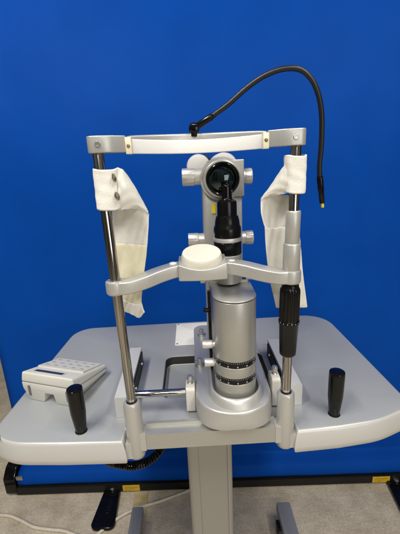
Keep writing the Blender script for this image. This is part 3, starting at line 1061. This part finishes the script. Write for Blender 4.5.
# left strap
ls = thing('head_strap', 'white woven strap with two stained snaps wrapped round the left steel post', 'strap', tuple(onpost(PL0, PL1, 1.19)), 'head straps on the posts')
u0_, u1_ = atY(109.8, 209.0, 0), atY(106, 169, 0)
cuff(ls, Vector((u0_.x, 0, u0_.z)), Vector((u1_.x, 0, u1_.z)), .0178, .0150, .0182)
fa = cloth('flap', [[(117, 167.5, -.004), (118, 185, -.011), (118, 200, -.010), (118, 210, -.004)],
               [(124, 171.5, .004), (126, 186, -.006), (127, 199, -.004), (127, 209, .002)],
               [(135, 188, .014), (137, 196, .008), (138, 204, .008), (138, 208.5, .014)],
               [(146, 208, .024), (147.5, 211, .022), (148, 213, .022), (148.5, 215, .026)]], strap_mat, ls)
cloth('hanging_tail', [[(112, 207, .022), (122, 207, .020), (133, 207, .016), (142, 208.5, .018), (148.8, 214, .026)],
               [(113, 225, .030), (124, 225, .034), (135, 225, .030), (143, 226, .026), (148.5, 227, .022)],
               [(114, 244, .032), (124, 245, .034), (134, 245, .032), (142, 245.5, .027), (147, 246, .022)]], strap_inner, ls)
cloth('loop_patch', [[(114, 243, .0305), (124, 244, .0330), (134, 244.5, .0310), (141, 245, .0265), (147.2, 245.5, .022)],
               [(116, 266, .034), (124, 267, .036), (133, 268, .034), (140, 268, .030), (144.8, 267, .026)],
               [(119, 288, .036), (125, 290, .037), (132, 291, .036), (138, 291, .033), (142.2, 289, .030)],
               [(122, 300, .038), (127, 302, .038), (132, 304, .037), (137, 305, .034), (141.5, 303, .031)]], velcro_mat, ls)
cloth('tail_end', [[(122, 299, .037), (127, 301.5, .037), (132, 303.5, .036), (137, 304.5, .033), (141.5, 302.5, .030)],
               [(122, 307, .040), (128, 308.5, .040), (133, 310, .038), (138, 310, .032), (143, 308, .026)],
               [(124, 311, .042), (130, 313.5, .042), (135, 316, .038), (139.5, 318, .030), (144.5, 312.5, .022)]], strap_mat, ls)
for px, py, Y, rx, rz in ((114.2, 177.8, -.0185, .0030, .0062), (117.2, 196, -.0185, .0036, .0064)):
    bm = B()
    p = atY(px, py, Y)
    lathe(bm, [(0, .0022), (.45, .0020), (.6, .0010), (.75, .0016), (.92, .0014), (1.0, 0), (.9, -.002)], 24, Matrix.Translation(p) @ Matrix.Rotation(R(90), 4, 'X') @ Matrix.Rotation(R(14), 4, 'Z') @ Matrix.Diagonal((rx, rz, 1, 1)))
    obj('snap', bm, rust, ls)
# right strap
rs = thing('head_strap', 'clean white woven strap wrapped round the right steel post above its silver sleeves', 'strap', tuple(onpost(PR0, PR1, 1.19)), 'head straps on the posts')
u0_, u1_ = atY(294.2, 192.5, 0), atY(295.2, 155.5, 0)
cuff(rs, Vector((u0_.x, 0, u0_.z)), Vector((u1_.x, 0, u1_.z)), .0150, .0165, .0150)
cloth('flap', [[(287, 163, -.002), (287, 174, -.010), (287, 185, -.010), (287, 193, -.004)],
               [(280, 172, .008), (279, 180, .000), (279, 188, -.001), (279, 194.5, .004)],
               [(271, 186, .018), (270, 190, .012), (270, 193.5, .011), (270, 196, .016)],
               [(261.5, 198, .028), (261.5, 199, .026), (262, 200, .026), (262.5, 200.5, .028)]], strap_mat, rs)
cloth('hanging_tail', [[(261, 198.5, .028), (265, 195.5, .020), (273, 195, .018), (282, 195, .020), (292, 196, .026)],
               [(261, 212, .024), (267, 214, .030), (275, 213, .034), (284, 211, .036), (294, 212, .036)],
               [(265.5, 229, .024), (271, 231.5, .032), (278, 229, .036), (286, 226, .038), (296, 226, .038)]], strap_inner, rs)
cloth('lower_tail', [[(265, 227.5, .022), (273, 228.5, .030), (281, 227, .034), (290, 226, .036), (299, 226, .036)],
               [(266, 250, .032), (274, 250, .035), (283, 250, .037), (292, 250, .038), (301, 250, .037)],
               [(270, 280, .040), (278, 280, .040), (287, 280, .040), (295, 279, .040), (303.5, 278, .039)],
               [(276, 307.5, .046), (284, 308, .044), (292, 308, .042), (300, 307.5, .042), (307.2, 307, .043)]], strap_mat, rs)

# ------------------------------------------------------------------ cables
bm = B()
pts = [atY(x, y, Y) for x, y, Y in ((92, 440, .16), (105, 459, .14), (118, 464, .12), (133, 466, .11), (148, 461.5, .11), (158, 453, .12), (166, 438, .15))]
path = spline(pts, 60)
cen = []
arc = 0
for i, p in enumerate(path):
    if i: arc += (p-path[i-1]).length
    tan = (path[min(i+1, len(path)-1)]-path[max(i-1, 0)]).normalized()
    s_ = tan.cross(Vector((0, 1, 0))).normalized(); u_ = s_.cross(tan)
    a = 2*PI*arc/.0052
    cen.append((p, s_, u_, arc))
fine = []
for i in range(len(cen)-1):
    for k in range(4):
        f = k/4
        p = cen[i][0].lerp(cen[i+1][0], f); ar = cen[i][3]+(cen[i+1][3]-cen[i][3])*f
        a = 2*PI*ar/.0058
        fine.append(p+cen[i][1]*.0075*math.cos(a)+cen[i][2]*.0075*math.sin(a))
sweep(bm, fine, circ(.0026, 7))
o = obj('coiled_cable', bm, black_plastic)
o['label'] = 'black coiled cable hanging under the left front of the table'; o['category'] = 'cable'
bm = B()
pts = [atZ(x, y, .006) for x, y in ((-14, 509), (-2, 514.5), (10, 516), (22, 521), (34, 527), (50, 529.5), (64, 531), (78, 536), (90, 538.5), (99, 533), (110, 524), (124, 514.5), (140, 507.5), (158, 502), (175, 496), (190, 490), (204, 483))]
sweep(bm, spline(pts, 10), circ(.0058, 12))
o = obj('floor_cable', bm, cable_mat)
o['label'] = 'beige power cable snaking across the floor beside the black banner foot'; o['category'] = 'cable'

# ------------------------------------------------------------------ light
w = bpy.data.worlds.new('World'); scene.world = w; w.use_nodes = True
nt = w.node_tree; bg = nt.nodes['Background']
tc = nt.nodes.new('ShaderNodeTexCoord')
sep = nt.nodes.new('ShaderNodeSeparateXYZ'); nt.links.new(tc.outputs['Generated'], sep.inputs[0])
rp = nt.nodes.new('ShaderNodeValToRGB')
rp.color_ramp.elements[0].position = .30; rp.color_ramp.elements[0].color = (.10, .085, .07, 1)
rp.color_ramp.elements[1].position = .75; rp.color_ramp.elements[1].color = (.62, .62, .60, 1)
e = rp.color_ramp.elements.new(.5); e.color = (.30, .285, .26, 1)
mr = nt.nodes.new('ShaderNodeMapRange'); mr.inputs['From Min'].default_value = -1; mr.inputs['From Max'].default_value = 1
nt.links.new(sep.outputs['Z'], mr.inputs['Value']); nt.links.new(mr.outputs[0], rp.inputs[0])
nz = nt.nodes.new('ShaderNodeTexNoise'); nz.inputs['Scale'].default_value = 2.6; nz.inputs['Detail'].default_value = 2
mp = nt.nodes.new('ShaderNodeMapping'); mp.inputs['Scale'].default_value = (1.6, 1.6, .35)
nt.links.new(tc.outputs['Generated'], mp.inputs[0]); nt.links.new(mp.outputs[0], nz.inputs['Vector'])
r2 = nt.nodes.new('ShaderNodeValToRGB')
r2.color_ramp.elements[0].position = .40; r2.color_ramp.elements[0].color = (.25, .22, .19, 1)
r2.color_ramp.elements[1].position = .58; r2.color_ramp.elements[1].color = (1.25, 1.25, 1.25, 1)
nt.links.new(nz.outputs['Fac'], r2.inputs[0])
mx = nt.nodes.new('ShaderNodeMix'); mx.data_type = 'RGBA'; mx.blend_type = 'MULTIPLY'; mx.inputs['Factor'].default_value = 1
nt.links.new(rp.outputs[0], mx.inputs['A']); nt.links.new(r2.outputs[0], mx.inputs['B'])
nt.links.new(mx.outputs['Result'], bg.inputs['Color'])
bg.inputs['Strength'].default_value = .38

def ceiling_lamp(x, y, z, sx, sy, power, col=(1, .96, .90)):
    ld = bpy.data.lights.new('ceiling_lamp', 'AREA'); ld.shape = 'RECTANGLE'
    ld.size, ld.size_y = sx, sy
    ld.energy = power; ld.color = col
    lo = bpy.data.objects.new('ceiling_lamp', ld); C.objects.link(lo)
    lo.location = (x, y, z)
    return lo
ceiling_lamp(-.85, -.75, 2.75, .25, 1.3, 66)
ceiling_lamp(.95, -.95, 2.75, .25, 1.3, 48)
ceiling_lamp(.1, -2.4, 2.75, 1.3, .25, 70)
ld = bpy.data.lights.new('window_daylight', 'AREA'); ld.shape = 'RECTANGLE'; ld.size = 1.4; ld.size_y = 1.1
ld.energy = 22; ld.color = (1, .97, .92)
lo = bpy.data.objects.new('window_daylight', ld); C.objects.link(lo)
lo.location = (1.35, -2.9, 1.35)
lo.rotation_euler = (Vector((.0, 0.2, .95))-Vector(lo.location)).to_track_quat('-Z', 'Y').to_euler()

vs_ = scene.view_settings
vs_.view_transform = 'Standard'; vs_.look = 'None'; vs_.exposure = -0.38; vs_.gamma = 1
